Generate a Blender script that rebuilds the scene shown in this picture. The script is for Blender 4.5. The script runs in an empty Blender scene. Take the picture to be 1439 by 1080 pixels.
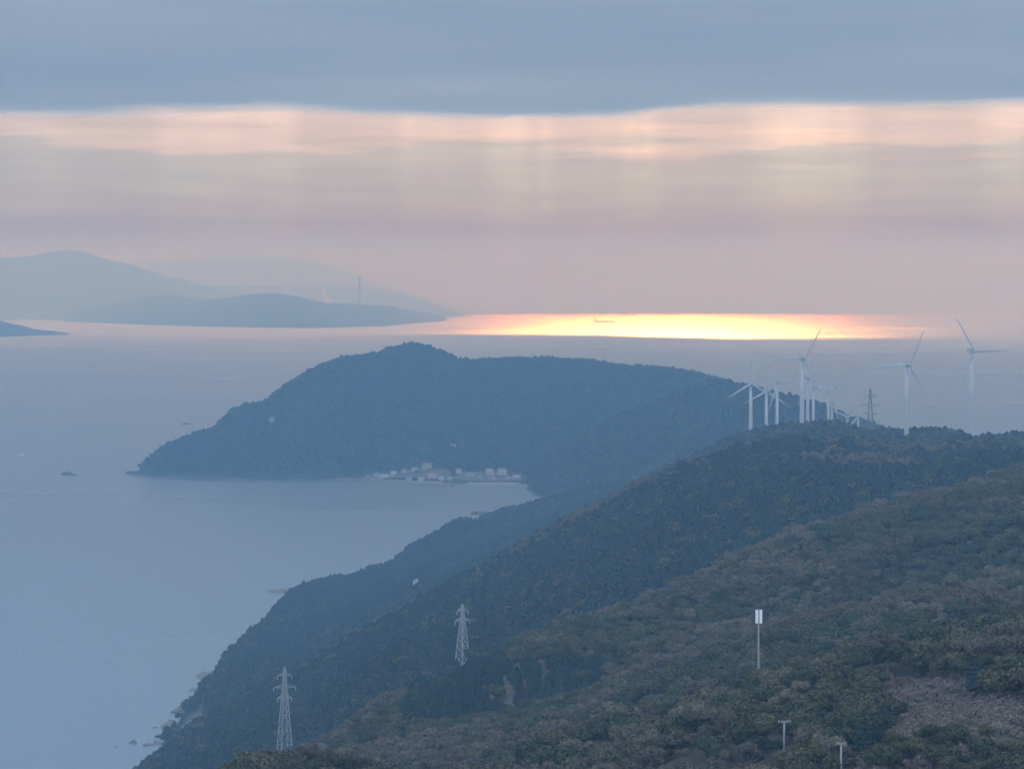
import bpy, bmesh, math, random
import numpy as np
from mathutils import Vector, Matrix

random.seed(7)
RNG = np.random.default_rng(11)
SC = bpy.context.scene
COL = SC.collection
PI = math.pi

# ------------------------------------------------------------------ camera
F = 5465.0            # focal length in photo pixels (about 15 degrees across 1439 px)
CX, HY = 719.5, 383.7  # photo column of the axis, photo row of the true horizontal
CAMH = 350.0          # eye height above the sea
RE = 6.37e6           # the earth is round: the horizon lies 67 km out

cam = bpy.data.cameras.new('camera')
cam_o = bpy.data.objects.new('camera', cam)
COL.objects.link(cam_o)
cam_o.location = (0, 0, CAMH)
cam_o.rotation_euler = (math.radians(90), 0, 0)
cam.sensor_width = 36.0
cam.lens = 36.0 * F / 1439.0
cam.shift_y = -(540.0 - HY) / 1439.0
cam.clip_start = 1.0
cam.clip_end = 300000.0
SC.camera = cam_o

# ------------------------------------------------------------------ light
SUN_EL, SUN_AZ = math.radians(15.2), math.radians(2.3)   # azimuth to the right of the view axis
W = bpy.data.worlds.new('World')
SC.world = W
W.use_nodes = True
nt = W.node_tree
nt.nodes.clear()


def nd(tree, typ, **kw):
    n = tree.nodes.new(typ)
    for k, v in kw.items():
        if k.startswith('i_'):
            key = k[2:]
            n.inputs[int(key) if key.isdigit() else key.replace('_', ' ')].default_value = v
        else:
            setattr(n, k, v)
    return n


def lk(tree, a, b):
    tree.links.new(a, b)


def srgb(r, g, b):
    f = lambda c: ((c / 255 + .055) / 1.055) ** 2.4 if c > 10 else c / 255 / 12.92
    return (f(r), f(g), f(b), 1)


def math_node(tree, op, a, b=None, c=None, clamp=False):
    n = tree.nodes.new('ShaderNodeMath')
    n.operation = op
    n.use_clamp = clamp
    for i, v in enumerate((a, b, c)):
        if v is None:
            continue
        if isinstance(v, (int, float)):
            n.inputs[i].default_value = v
        else:
            tree.links.new(v, n.inputs[i])
    return n.outputs[0]


def build_world():
    t = nt
    out = nd(t, 'ShaderNodeOutputWorld')
    sky = nd(t, 'ShaderNodeTexSky', sky_type='NISHITA', sun_disc=False,
             sun_elevation=SUN_EL, sun_rotation=SUN_AZ, altitude=350.0)
    bg_sky = nd(t, 'ShaderNodeBackground', i_Strength=0.05)
    lk(t, sky.outputs[0], bg_sky.inputs[0])
    co = nd(t, 'ShaderNodeTexCoord')
    sep = nd(t, 'ShaderNodeSeparateXYZ')
    lk(t, co.outputs['Generated'], sep.inputs[0])
    x, y, z = sep.outputs
    # layered cloud: noise stretched flat along the horizon
    mp = nd(t, 'ShaderNodeMapping')
    mp.inputs['Scale'].default_value = (9, 9, 150)
    lk(t, co.outputs['Generated'], mp.inputs[0])
    n1 = nd(t, 'ShaderNodeTexNoise', i_Scale=2.6, i_Detail=9.0, i_Roughness=.68)
    lk(t, mp.outputs[0], n1.inputs[0])
    mp2 = nd(t, 'ShaderNodeMapping')
    mp2.inputs['Scale'].default_value = (6, 6, 55)
    lk(t, co.outputs['Generated'], mp2.inputs[0])
    n2 = nd(t, 'ShaderNodeTexNoise', i_Scale=3.0, i_Detail=6.0, i_Roughness=.6)
    lk(t, mp2.outputs[0], n2.inputs[0])
    # elevation, pushed up and down by the noise
    zz = math_node(t, 'ADD', z, math_node(t, 'MULTIPLY', math_node(t, 'SUBTRACT', n2.outputs[0], .5), .022))
    u = math_node(t, 'MULTIPLY', math_node(t, 'ADD', zz, .02), 1 / .12, clamp=True)
    ramp = nd(t, 'ShaderNodeValToRGB')
    cr = ramp.color_ramp
    stops = SKY_STOPS
    while len(cr.elements) < len(stops):
        cr.elements.new(.5)
    for e, (zv, c) in zip(cr.elements, stops):
        e.position = (zv + .02) / .12
        e.color = srgb(*c)
    lk(t, u, ramp.inputs[0])
    # warmer and brighter towards the hidden sun, cooler to its sides
    az = math_node(t, 'ARCTAN2', x, y)
    da = math_node(t, 'SUBTRACT', az, .05)
    g = math_node(t, 'POWER', 2.718, math_node(t, 'MULTIPLY', math_node(t, 'MULTIPLY', da, da), -1 / (2 * .11 ** 2)))
    side = nd(t, 'ShaderNodeMixRGB', blend_type='MULTIPLY', i_Fac=1.0)
    tint = nd(t, 'ShaderNodeMixRGB', blend_type='MIX')
    tint.inputs[1].default_value = SIDE_TINT
    tint.inputs[2].default_value = SUN_TINT
    lk(t, g, tint.inputs[0])
    lk(t, ramp.outputs[0], side.inputs[1])
    lk(t, tint.outputs[0], side.inputs[2])
    # streaks
    st = nd(t, 'ShaderNodeMapRange')
    st.inputs[1].default_value, st.inputs[2].default_value = .35, .7
    st.inputs[3].default_value, st.inputs[4].default_value = .78, 1.22
    lk(t, n1.outputs[0], st.inputs[0])
    # far shafts of light under the cloud: brightness that changes with the compass direction only
    shn = nd(t, 'ShaderNodeTexNoise', noise_dimensions='1D', i_Scale=26.0, i_Detail=3.0, i_Roughness=.6)
    lk(t, math_node(t, 'ADD', az, 3.17), shn.inputs['W'])
    shw = nd(t, 'ShaderNodeMapRange', interpolation_type='SMOOTHSTEP')
    shw.inputs[1].default_value, shw.inputs[2].default_value = -.012, .03
    lk(t, z, shw.inputs[0])
    shc = nd(t, 'ShaderNodeMapRange', interpolation_type='SMOOTHSTEP')
    shc.inputs[1].default_value, shc.inputs[2].default_value = .44, .66
    lk(t, shn.outputs[0], shc.inputs[0])
    sh = math_node(t, 'ADD', math_node(t, 'MULTIPLY', math_node(t, 'MULTIPLY', shc.outputs[0], shw.outputs[0]), math_node(t, 'MULTIPLY', g, .48)), .92)
    stc = nd(t, 'ShaderNodeVectorMath', operation='SCALE')
    lk(t, side.outputs[0], stc.inputs[0])
    lk(t, math_node(t, 'MULTIPLY', st.outputs[0], sh), stc.inputs['Scale'])
    # overcast roof of the sky above the bands, with broken patches
    n3 = nd(t, 'ShaderNodeTexNoise', i_Scale=2.2, i_Detail=5.0, i_Roughness=.55)
    lk(t, co.outputs['Generated'], n3.inputs[0])
    oc = nd(t, 'ShaderNodeMixRGB')
    oc.inputs[1].default_value = OVER_A
    oc.inputs[2].default_value = OVER_B
    lk(t, n3.outputs[0], oc.inputs[0])
    # the bands lie ahead and low; elsewhere the overcast takes over
    ah = nd(t, 'ShaderNodeMapRange', interpolation_type='SMOOTHSTEP')
    ah.inputs[1].default_value, ah.inputs[2].default_value = .5, .95
    lk(t, y, ah.inputs[0])
    lo = nd(t, 'ShaderNodeMapRange', interpolation_type='SMOOTHSTEP')
    lo.inputs[1].default_value, lo.inputs[2].default_value = .05, .1
    lo.inputs[3].default_value, lo.inputs[4].default_value = 1, 0
    lk(t, z, lo.inputs[0])
    m = math_node(t, 'MULTIPLY', ah.outputs[0], lo.outputs[0])
    mix = nd(t, 'ShaderNodeMixRGB')
    lk(t, m, mix.inputs[0])
    lk(t, oc.outputs[0], mix.inputs[1])
    lk(t, stc.outputs[0], mix.inputs[2])
    bg_c = nd(t, 'ShaderNodeBackground', i_Strength=1.0)
    lk(t, mix.outputs[0], bg_c.inputs[0])
    fin = nd(t, 'ShaderNodeMixShader', i_Fac=.93)
    lk(t, bg_sky.outputs[0], fin.inputs[1])
    lk(t, bg_c.outputs[0], fin.inputs[2])
    lk(t, fin.outputs[0], out.inputs[0])


SKY_STOPS = [(-.02, (112, 124, 106)), (-.006, (120, 134, 110)), (.006, (130, 146, 118)), (.012, (127, 146, 117)),
             (.020, (120, 138, 116)), (.0265, (113, 127, 116)), (.0305, (120, 127, 119)), (.0325, (150, 142, 128)),
             (.036, (162, 146, 130)), (.039, (156, 142, 130)), (.043, (136, 132, 130)), (.049, (100, 110, 128)),
             (.1, (98, 110, 132))]
SIDE_TINT = (.72, .77, .85, 1)
SUN_TINT = (1.0, .99, .95, 1)
OVER_A = (.44, .56, .74, 1)
OVER_B = (.64, .79, .98, 1)
build_world()

sun = bpy.data.lights.new('sun', 'SUN')
sun.energy = .32
sun.angle = math.radians(.5)
sun.color = (1.0, .97, .54)
sun_o = bpy.data.objects.new('sun', sun)
COL.objects.link(sun_o)
S_DIR = Vector((math.sin(SUN_AZ) * math.cos(SUN_EL), math.cos(SUN_AZ) * math.cos(SUN_EL), math.sin(SUN_EL)))
sun_o.rotation_euler = S_DIR.to_track_quat('Z', 'Y').to_euler()
sun_o.location = (0, 0, 900)

SC.view_settings.view_transform = 'Standard'
SC.view_settings.look = 'None'
SC.view_settings.gamma = 1.0
SC.view_settings.exposure = 1.06
SC.cycles.max_bounces = 6
SC.cycles.volume_bounces = 3
SC.cycles.transparent_max_bounces = 8
SC.cycles.use_denoising = True
SC.cycles.sample_clamp_indirect = 6.0


# ------------------------------------------------------------------ helpers
def tag(o, label=None, cat=None, group=None, kind=None):
    for k, v in (('label', label), ('category', cat), ('group', group), ('kind', kind)):
        if v:
            o[k] = v
    return o


def empty(name, loc=(0, 0, 0), rz=0.0):
    o = bpy.data.objects.new(name, None)
    COL.objects.link(o)
    o.location = loc
    o.rotation_euler = (0, 0, rz)
    return o


def link_mesh(name, me, m, parent=None):
    o = bpy.data.objects.new(name, me)
    if m and not me.materials:
        me.materials.append(m)
    COL.objects.link(o)
    if parent:
        o.parent = parent
    return o


class MB:
    """collects shapes, builds one mesh object"""

    def __init__(self):
        self.v, self.f = [], []

    def add(self, v, f):
        n = len(self.v)
        self.v += [tuple(p) for p in v]
        self.f += [tuple(i + n for i in q) for q in f]
        return self

    def box(self, c, s, rz=0.0, taper=1.0):
        cx, cy, cz = c
        hx, hy, hz = s[0] / 2, s[1] / 2, s[2] / 2
        ca, sa = math.cos(rz), math.sin(rz)
        vs = []
        for k, dz in enumerate((-hz, hz)):
            q = taper if k else 1.0
            for dx, dy in ((-hx, -hy), (hx, -hy), (hx, hy), (-hx, hy)):
                dx, dy = dx * q, dy * q
                vs.append((cx + dx * ca - dy * sa, cy + dx * sa + dy * ca, cz + dz))
        return self.add(vs, [(3, 2, 1, 0), (4, 5, 6, 7), (0, 1, 5, 4), (1, 2, 6, 5), (2, 3, 7, 6), (3, 0, 4, 7)])

    def bar(self, a, b, r, r2=None, n=4):
        a, b = Vector(a), Vector(b)
        r2 = r if r2 is None else r2
        d = (b - a).normalized()
        up = Vector((0, 0, 1)) if abs(d.z) < .9 else Vector((1, 0, 0))
        u = d.cross(up).normalized()
        w = d.cross(u)
        vs = []
        for p, q in ((a, r), (b, r2)):
            for i in range(n):
                t = 2 * PI * (i + .5) / n
                vs.append(p + u * (math.cos(t) * q) + w * (math.sin(t) * q))
        fs = [(i, (i + 1) % n, n + (i + 1) % n, n + i) for i in range(n)]
        fs += [tuple(range(n - 1, -1, -1)), tuple(range(n, 2 * n))]
        return self.add(vs, fs)

    def lathe(self, prof, n=16, c=(0, 0, 0)):
        vs, fs = [], []
        for r, z in prof:
            for i in range(n):
                t = 2 * PI * i / n
                vs.append((c[0] + r * math.cos(t), c[1] + r * math.sin(t), c[2] + z))
        for k in range(len(prof) - 1):
            for i in range(n):
                j = (i + 1) % n
                fs.append((k * n + i, k * n + j, (k + 1) * n + j, (k + 1) * n + i))
        fs.append(tuple(range(n - 1, -1, -1)))
        fs.append(tuple((len(prof) - 1) * n + i for i in range(n)))
        return self.add(vs, fs)

    def mesh(self, name, smooth=False):
        me = bpy.data.meshes.new(name)
        me.from_pydata(self.v, [], self.f)
        me.update()
        if smooth:
            me.polygons.foreach_set('use_smooth', [True] * len(me.polygons))
        return me

    def build(self, name, m, parent=None, smooth=False):
        return link_mesh(name, self.mesh(name, smooth), m, parent)


def rot_pts(vs, M):
    return [tuple(M @ Vector(v)) for v in vs]


# value noise on numpy arrays
_perm = RNG.random((512, 512))


def vnoise(x, y):
    xi, yi = np.floor(x).astype(int), np.floor(y).astype(int)
    fx, fy = x - xi, y - yi
    fx, fy = fx * fx * (3 - 2 * fx), fy * fy * (3 - 2 * fy)
    g = lambda a, b: _perm[a % 512, b % 512]
    return ((g(xi, yi) * (1 - fx) + g(xi + 1, yi) * fx) * (1 - fy)
            + (g(xi, yi + 1) * (1 - fx) + g(xi + 1, yi + 1) * fx) * fy) * 2 - 1


def fbm(x, y, wl, oct=4, gain=.5):
    r, a = 0, 1
    for k in range(oct):
        r = r + a * vnoise(x / wl + 13.7 * k + 100, y / wl - 7.3 * k + 100)
        a *= gain
        wl = wl / 2.03
    return r


def ridged(x, y, wl, oct=4, gain=.5):
    r, a = 0, 1
    for k in range(oct):
        r = r + a * (1 - 2 * np.abs(vnoise(x / wl + 31.7 * k + 50, y / wl + 17.3 * k + 50)))
        a *= gain
        wl = wl / 2.03
    return r


def sea_z(d):
    return -d * d / (2 * RE)


def sea_d(py):
    """distance at which a photo row meets the curved sea"""
    t = (np.asarray(py, float) - HY) / F
    disc = np.maximum(t * t - 2 * CAMH / RE, 0)
    return RE * (t - np.sqrt(disc))


def at(px, py, d):
    return ((px - CX) / F * d, d, CAMH - (py - HY) / F * d)


def on_sea(px, py):
    d = float(sea_d(py))
    return (px - CX) / F * d, d, sea_z(d)


# ------------------------------------------------------------------ materials
def mat(name):
    m = bpy.data.materials.new(name)
    m.use_nodes = True
    t = m.node_tree
    return m, t, t.nodes['Principled BSDF']


def plain(name, c, rough=.7, metal=0.0, vary=.15, scale=1.0):
    """a painted / weathered surface: colour with procedural mottling"""
    m, t, b = mat(name)
    b.inputs['Roughness'].default_value = rough
    b.inputs['Metallic'].default_value = metal
    co = nd(t, 'ShaderNodeTexCoord')
    n = nd(t, 'ShaderNodeTexNoise', i_Scale=scale, i_Detail=4.0)
    lk(t, co.outputs['Object'], n.inputs[0])
    mx = nd(t, 'ShaderNodeMixRGB')
    mx.inputs[1].default_value = tuple(v * (1 - vary) for v in c) + (1,)
    mx.inputs[2].default_value = tuple(min(v * (1 + vary), 1) for v in c) + (1,)
    lk(t, n.outputs[0], mx.inputs[0])
    lk(t, mx.outputs[0], b.inputs['Base Color'])
    return m


def foliage(name, cols, zone=60.0):
    """leaf colour: a per-tree draw mixed with broad patches of the wood"""
    m, t, b = mat(name)
    b.inputs['Roughness'].default_value = .75
    b.inputs['Specular IOR Level'].default_value = .2
    oi = nd(t, 'ShaderNodeObjectInfo')
    n = nd(t, 'ShaderNodeTexNoise', i_Scale=1 / zone, i_Detail=3.0)
    lk(t, oi.outputs['Location'], n.inputs[0])
    v = math_node(t, 'ADD', math_node(t, 'MULTIPLY', oi.outputs['Random'], .65),
                  math_node(t, 'MULTIPLY', math_node(t, 'SUBTRACT', n.outputs[0], .22), .75), clamp=True)
    r = nd(t, 'ShaderNodeValToRGB')
    while len(r.color_ramp.elements) < len(cols):
        r.color_ramp.elements.new(.5)
    for i, (e, c) in enumerate(zip(r.color_ramp.elements, cols)):
        e.position = i / (len(cols) - 1)
        e.color = c + (1,)
    lk(t, v, r.inputs[0])
    # leaf to leaf
    co = nd(t, 'ShaderNodeTexCoord')
    n2 = nd(t, 'ShaderNodeTexNoise', i_Scale=1.3, i_Detail=2.0)
    lk(t, co.outputs['Object'], n2.inputs[0])
    mr = nd(t, 'ShaderNodeMapRange')
    mr.inputs[1].default_value, mr.inputs[2].default_value = .3, .7
    mr.inputs[3].default_value, mr.inputs[4].default_value = .6, 1.45
    lk(t, n2.outputs[0], mr.inputs[0])
    s = nd(t, 'ShaderNodeVectorMath', operation='SCALE')
    lk(t, r.outputs[0], s.inputs[0])
    lk(t, mr.outputs[0], s.inputs['Scale'])
    lk(t, s.outputs[0], b.inputs['Base Color'])
    return m


def ground(name, c1, c2, rock=None, wl=40.0, rock_h=5.0):
    """wooded ground; bare rock along the waterline where given"""
    m, t, b = mat(name)
    b.inputs['Roughness'].default_value = .9
    b.inputs['Specular IOR Level'].default_value = .1
    co = nd(t, 'ShaderNodeTexCoord')
    n = nd(t, 'ShaderNodeTexNoise', i_Scale=1 / wl, i_Detail=7.0, i_Roughness=.65)
    lk(t, co.outputs['Object'], n.inputs[0])
    r = nd(t, 'ShaderNodeValToRGB')
    r.color_ramp.elements[0].position, r.color_ramp.elements[1].position = .35, .68
    r.color_ramp.elements[0].color, r.color_ramp.elements[1].color = c1 + (1,), c2 + (1,)
    lk(t, n.outputs[0], r.inputs[0])
    res = r.outputs[0]
    if rock:
        sep = nd(t, 'ShaderNodeSeparateXYZ')
        lk(t, co.outputs['Object'], sep.inputs[0])
        x, y, z = sep.outputs
        d2 = math_node(t, 'MULTIPLY', math_node(t, 'MULTIPLY', y, y), 1 / (2 * RE))
        h = math_node(t, 'ADD', z, d2)
        n2 = nd(t, 'ShaderNodeTexNoise', i_Scale=1 / 90.0, i_Detail=4.0)
        lk(t, co.outputs['Object'], n2.inputs[0])
        hh = math_node(t, 'ADD', h, math_node(t, 'MULTIPLY', math_node(t, 'SUBTRACT', n2.outputs[0], .5), -4 * rock_h))
        f = nd(t, 'ShaderNodeMapRange')
        f.inputs[1].default_value, f.inputs[2].default_value = rock_h * .6, rock_h * 1.4
        f.inputs[3].default_value, f.inputs[4].default_value = 1, 0
        lk(t, hh, f.inputs[0])
        mx = nd(t, 'ShaderNodeMixRGB')
        lk(t, f.outputs[0], mx.inputs[0])
        lk(t, res, mx.inputs[1])
        mx.inputs[2].default_value = rock + (1,)
        res = mx.outputs[0]
    lk(t, res, b.inputs['Base Color'])
    return m


M_EVER = foliage('evergreen_leaves', [(.018, .029, .013), (.035, .046, .017), (.060, .060, .022), (.098, .083, .039)])
M_BARE = foliage('bare_twigs', [(.058, .048, .030), (.088, .072, .044), (.120, .098, .060), (.16, .136, .09)])
M_CONI = foliage('conifer_needles', [(.012, .025, .022), (.018, .034, .028), (.027, .044, .032)])
M_TRUNK = plain('bark', (.13, .105, .085), .9, vary=.3, scale=3)
M_SOIL = ground('woodland_floor', (.045, .045, .032), (.10, .082, .062), wl=30)
M_COAST = ground('coastal_slope', (.032, .046, .036), (.055, .066, .05), rock=(.12, .118, .11), wl=45, rock_h=2.5)
M_HEAD = ground('headland_wood', (.030, .044, .034), (.062, .070, .050), rock=(.15, .145, .13), wl=60, rock_h=2.5)
M_FAR = ground('far_land', (.035, .050, .045), (.06, .07, .055), wl=500)
M_WHITE = plain('white_paint', (.32, .33, .34), .5, vary=.05, scale=.2)
M_STEEL = plain('galvanised_steel', (.33, .34, .35), .5, .2, vary=.12, scale=.5)
M_CONC = plain('concrete', (.42, .41, .39), .85, vary=.18, scale=.6)
M_POLE = plain('weathered_pole', (.27, .265, .255), .85, vary=.2, scale=.6)
M_QUAY = plain('sea_worn_concrete', (.2, .2, .195), .9, vary=.25, scale=.1)
M_PANEL = plain('white_panel', (.80, .82, .84), .4, vary=.04)
M_DULL = plain('dull_steel', (.13, .135, .14), .6, vary=.2)
M_DARK = plain('dark_steel', (.05, .055, .06), .6, vary=.2)
M_ROCK = plain('wet_rock', (.12, .115, .11), .8, vary=.4, scale=.2)


# ------------------------------------------------------------------ cloud bank and haze
def cloud_material():
    m, t, b = mat('cloud')
    t.nodes.remove(b)
    out = t.nodes['Material Output']
    co = nd(t, 'ShaderNodeTexCoord')
    mp = nd(t, 'ShaderNodeMapping')
    mp.inputs['Scale'].default_value = (1 / 3500, 1 / 5500, 1 / 5000)
    lk(t, co.outputs['Object'], mp.inputs[0])
    n = nd(t, 'ShaderNodeTexNoise', i_Scale=1.0, i_Detail=6.0, i_Roughness=.55)
    lk(t, mp.outputs[0], n.inputs[0])
    r = nd(t, 'ShaderNodeValToRGB')
    r.color_ramp.elements[0].position, r.color_ramp.elements[1].position = .3, .75
    r.color_ramp.elements[0].color = (.63, .64, .64, 1)
    r.color_ramp.elements[1].color = (.78, .75, .715, 1)
    lk(t, n.outputs[0], r.inputs[0])
    d = nd(t, 'ShaderNodeBsdfDiffuse')
    tr = nd(t, 'ShaderNodeBsdfTranslucent')
    lk(t, r.outputs[0], d.inputs[0])
    lk(t, r.outputs[0], tr.inputs[0])
    mx = nd(t, 'ShaderNodeMixShader', i_Fac=.62)
    lk(t, d.outputs[0], mx.inputs[1])
    lk(t, tr.outputs[0], mx.inputs[2])
    # the sheet thins out and frays along its rim
    at_ = nd(t, 'ShaderNodeAttribute', attribute_name='body')
    mp2 = nd(t, 'ShaderNodeMapping')
    mp2.inputs['Scale'].default_value = (1 / 1300, 1 / 3000, 1 / 900)
    lk(t, co.outputs['Object'], mp2.inputs[0])
    n2 = nd(t, 'ShaderNodeTexNoise', i_Scale=1.0, i_Detail=6.0, i_Roughness=.6)
    lk(t, mp2.outputs[0], n2.inputs[0])
    al = math_node(t, 'ADD', at_.outputs['Fac'], math_node(t, 'MULTIPLY', math_node(t, 'SUBTRACT', n2.outputs[0], .5), 1.35))
    mr = nd(t, 'ShaderNodeMapRange', interpolation_type='SMOOTHSTEP')
    mr.inputs[1].default_value, mr.inputs[2].default_value = .1, .9
    lk(t, al, mr.inputs[0])
    tp = nd(t, 'ShaderNodeBsdfTransparent')
    fx = nd(t, 'ShaderNodeMixShader')
    lk(t, mr.outputs[0], fx.inputs[0])
    lk(t, tp.outputs[0], fx.inputs[1])
    lk(t, mx.outputs[0], fx.inputs[2])
    lk(t, fx.outputs[0], out.inputs['Surface'])
    return m


def cloud_bank():
    """a low sheet of cloud over the near sea and land; beyond its far edge the sun reaches the water"""
    EDGE = [(-1200, 166), (0, 165), (300, 164), (560, 167), (700, 172), (800, 169), (880, 165), (950, 160), (1100, 157),
            (1300, 160), (1439, 157), (2600, 160)]
    base = 1700.0
    xs = np.linspace(-20000, 20000, 401)
    ts = 1 - (1 - np.linspace(0, 1, 141)) ** 1.5
    ex, ey = np.array(EDGE, float).T
    px = CX + xs / 31000 * F
    py = np.interp(px, ex, ey)
    z_edge = base - 31000 ** 2 / (2 * RE)
    ye = (z_edge - CAMH) / ((HY - py) / F) + 650 * fbm(xs, xs * 0 + 5, 1900, 6)
    y0 = 4500 + 400 * fbm(xs, xs * 0 + 9, 3000, 3)
    X = np.repeat(xs[:, None], len(ts), 1)
    Y = y0[:, None] + (ye - y0)[:, None] * ts[None, :]
    edge = np.clip((1 - ts) * 20, 0, 1)[None, :] * np.clip(ts * 8, 0, 1)[None, :] * np.clip((20000 - np.abs(X)) / 1500, 0, 1)
    env = np.sqrt(edge)
    zb = base - Y ** 2 / (2 * RE) + 14 * fbm(X, Y, 2600, 4) * env
    zt = zb + (6 + 220 * env + 70 * env * fbm(X + 9000, Y, 1800, 4))
    nx, ny = X.shape
    V = np.concatenate([np.stack([X, Y, zb], -1).reshape(-1, 3), np.stack([X, Y, zt], -1).reshape(-1, 3)])
    idx = np.arange(nx * ny).reshape(nx, ny)
    q = np.stack([idx[:-1, :-1], idx[1:, :-1], idx[1:, 1:], idx[:-1, 1:]], -1).reshape(-1, 4)
    Q = [q[:, ::-1], q + nx * ny]
    rim = np.concatenate([idx[:, 0], idx[-1, 1:], idx[::-1, -1][1:], idx[0, ::-1][1:]])
    side = np.stack([rim[:-1], rim[1:], rim[1:] + nx * ny, rim[:-1] + nx * ny], -1)
    Q.append(side)
    me = bpy.data.meshes.new('cloud')
    me.from_pydata(V.tolist(), [], np.concatenate(Q).tolist())
    me.polygons.foreach_set('use_smooth', [True] * len(me.polygons))
    body = np.clip((ye[:, None] - Y) / 2600.0, 0, 1.8)
    a = me.attributes.new('body', 'FLOAT', 'POINT')
    a.data.foreach_set('value', np.concatenate([body.ravel(), body.ravel()]).astype(np.float32))
    o = link_mesh('cloud', me, cloud_material())
    tag(o, kind='structure')


def haze():
    b = MB()
    top, bot, r = 690.0, -470.0, 78000.0
    b.box((0, 0, (top + bot) / 2), (2 * r, 2 * r, top - bot))
    m = bpy.data.materials.new('haze')
    m.use_nodes = True
    t = m.node_tree
    t.nodes.clear()
    out = nd(t, 'ShaderNodeOutputMaterial')
    v = nd(t, 'ShaderNodeVolumePrincipled')
    v.inputs['Color'].default_value = (.37, .66, 1.0, 1)
    v.inputs['Absorption Color'].default_value = (1, 1, 1, 1)
    v.inputs['Density'].default_value = 1 / 9000.0
    v.inputs['Anisotropy'].default_value = .55
    lk(t, v.outputs[0], out.inputs['Volume'])
    o = b.build('haze', m)
    tag(o, kind='stuff')


# ------------------------------------------------------------------ sea
def sea():
    rings = [0] + list(np.geomspace(150, 76500, 120))
    n = 256
    vs = [(0, 0, 0)]
    for r in rings[1:]:
        for i in range(n):
            t = 2 * PI * i / n
            vs.append((r * math.sin(t), r * math.cos(t), sea_z(r)))
    fs = [(0, 1 + (i + 1) % n, 1 + i) for i in range(n)]
    for k in range(len(rings) - 2):
        for i in range(n):
            j = (i + 1) % n
            a = 1 + k * n
            fs.append((a + i, a + j, a + n + j, a + n + i))
    me = bpy.data.meshes.new('sea')
    me.from_pydata(vs, [], fs)
    bm = bmesh.new()
    bm.from_mesh(me)
    bmesh.ops.recalc_face_normals(bm, faces=bm.faces)
    if sum(f.normal.z for f in bm.faces) < 0:
        bmesh.ops.reverse_faces(bm, faces=bm.faces)
    bm.to_mesh(me)
    me.polygons.foreach_set('use_smooth', [True] * len(me.polygons))
    m, t, b = mat('sea_water')
    t.nodes.remove(b)
    b = nd(t, 'ShaderNodeBsdfAnisotropic', distribution='BECKMANN')
    b.inputs['Color'].default_value = (1, 1, 1, 1)
    dif = nd(t, 'ShaderNodeBsdfDiffuse')
    dif.inputs[0].default_value = (.14, .205, .26, 1)
    fr = nd(t, 'ShaderNodeFresnel', i_IOR=1.33)
    mix = nd(t, 'ShaderNodeMixShader')
    lk(t, math_node(t, 'MULTIPLY', fr.outputs[0], .8), mix.inputs[0])
    lk(t, dif.outputs[0], mix.inputs[1])
    lk(t, b.outputs[0], mix.inputs[2])
    lk(t, mix.outputs[0], t.nodes['Material Output'].inputs['Surface'])
    co = nd(t, 'ShaderNodeTexCoord')
    mp = nd(t, 'ShaderNodeMapping')
    mp.inputs['Scale'].default_value = (1 / 2200, 1 / 2400, 1)
    lk(t, co.outputs['Object'], mp.inputs[0])
    n1 = nd(t, 'ShaderNodeTexNoise', i_Scale=1.0, i_Detail=5.0, i_Roughness=.6)
    lk(t, mp.outputs[0], n1.inputs[0])
    mr = nd(t, 'ShaderNodeMapRange')
    mr.inputs[1].default_value, mr.inputs[2].default_value = .3, .7
    mr.inputs[3].default_value, mr.inputs[4].default_value = .25, .41
    lk(t, n1.outputs[0], mr.inputs[0])
    lk(t, mr.outputs[0], b.inputs['Roughness'])
    o = link_mesh('sea', me, m)
    tag(o, kind='structure')


# ------------------------------------------------------------------ land
def pchip(xk, yk, x):
    h = np.diff(xk)
    dl = np.diff(yk) / h
    m = np.zeros(len(xk))
    m[0], m[-1] = dl[0], dl[-1]
    for i in range(1, len(xk) - 1):
        if dl[i - 1] * dl[i] > 0:
            w1, w2 = 2 * h[i] + h[i - 1], h[i] + 2 * h[i - 1]
            m[i] = (w1 + w2) / (w1 / dl[i - 1] + w2 / dl[i])
    k = np.clip(np.searchsorted(xk, x) - 1, 0, len(h) - 1)
    s = np.clip((x - xk[k]) / h[k], 0, 1)
    return ((2 * s ** 3 - 3 * s ** 2 + 1) * yk[k] + (s ** 3 - 2 * s ** 2 + s) * h[k] * m[k]
            + (-2 * s ** 3 + 3 * s ** 2) * yk[k + 1] + (s ** 3 - s ** 2) * h[k] * m[k + 1])


def curve(*pts):
    a = np.array(pts, float)
    return lambda px: np.interp(px, a[:, 0], a[:, 1])


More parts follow.
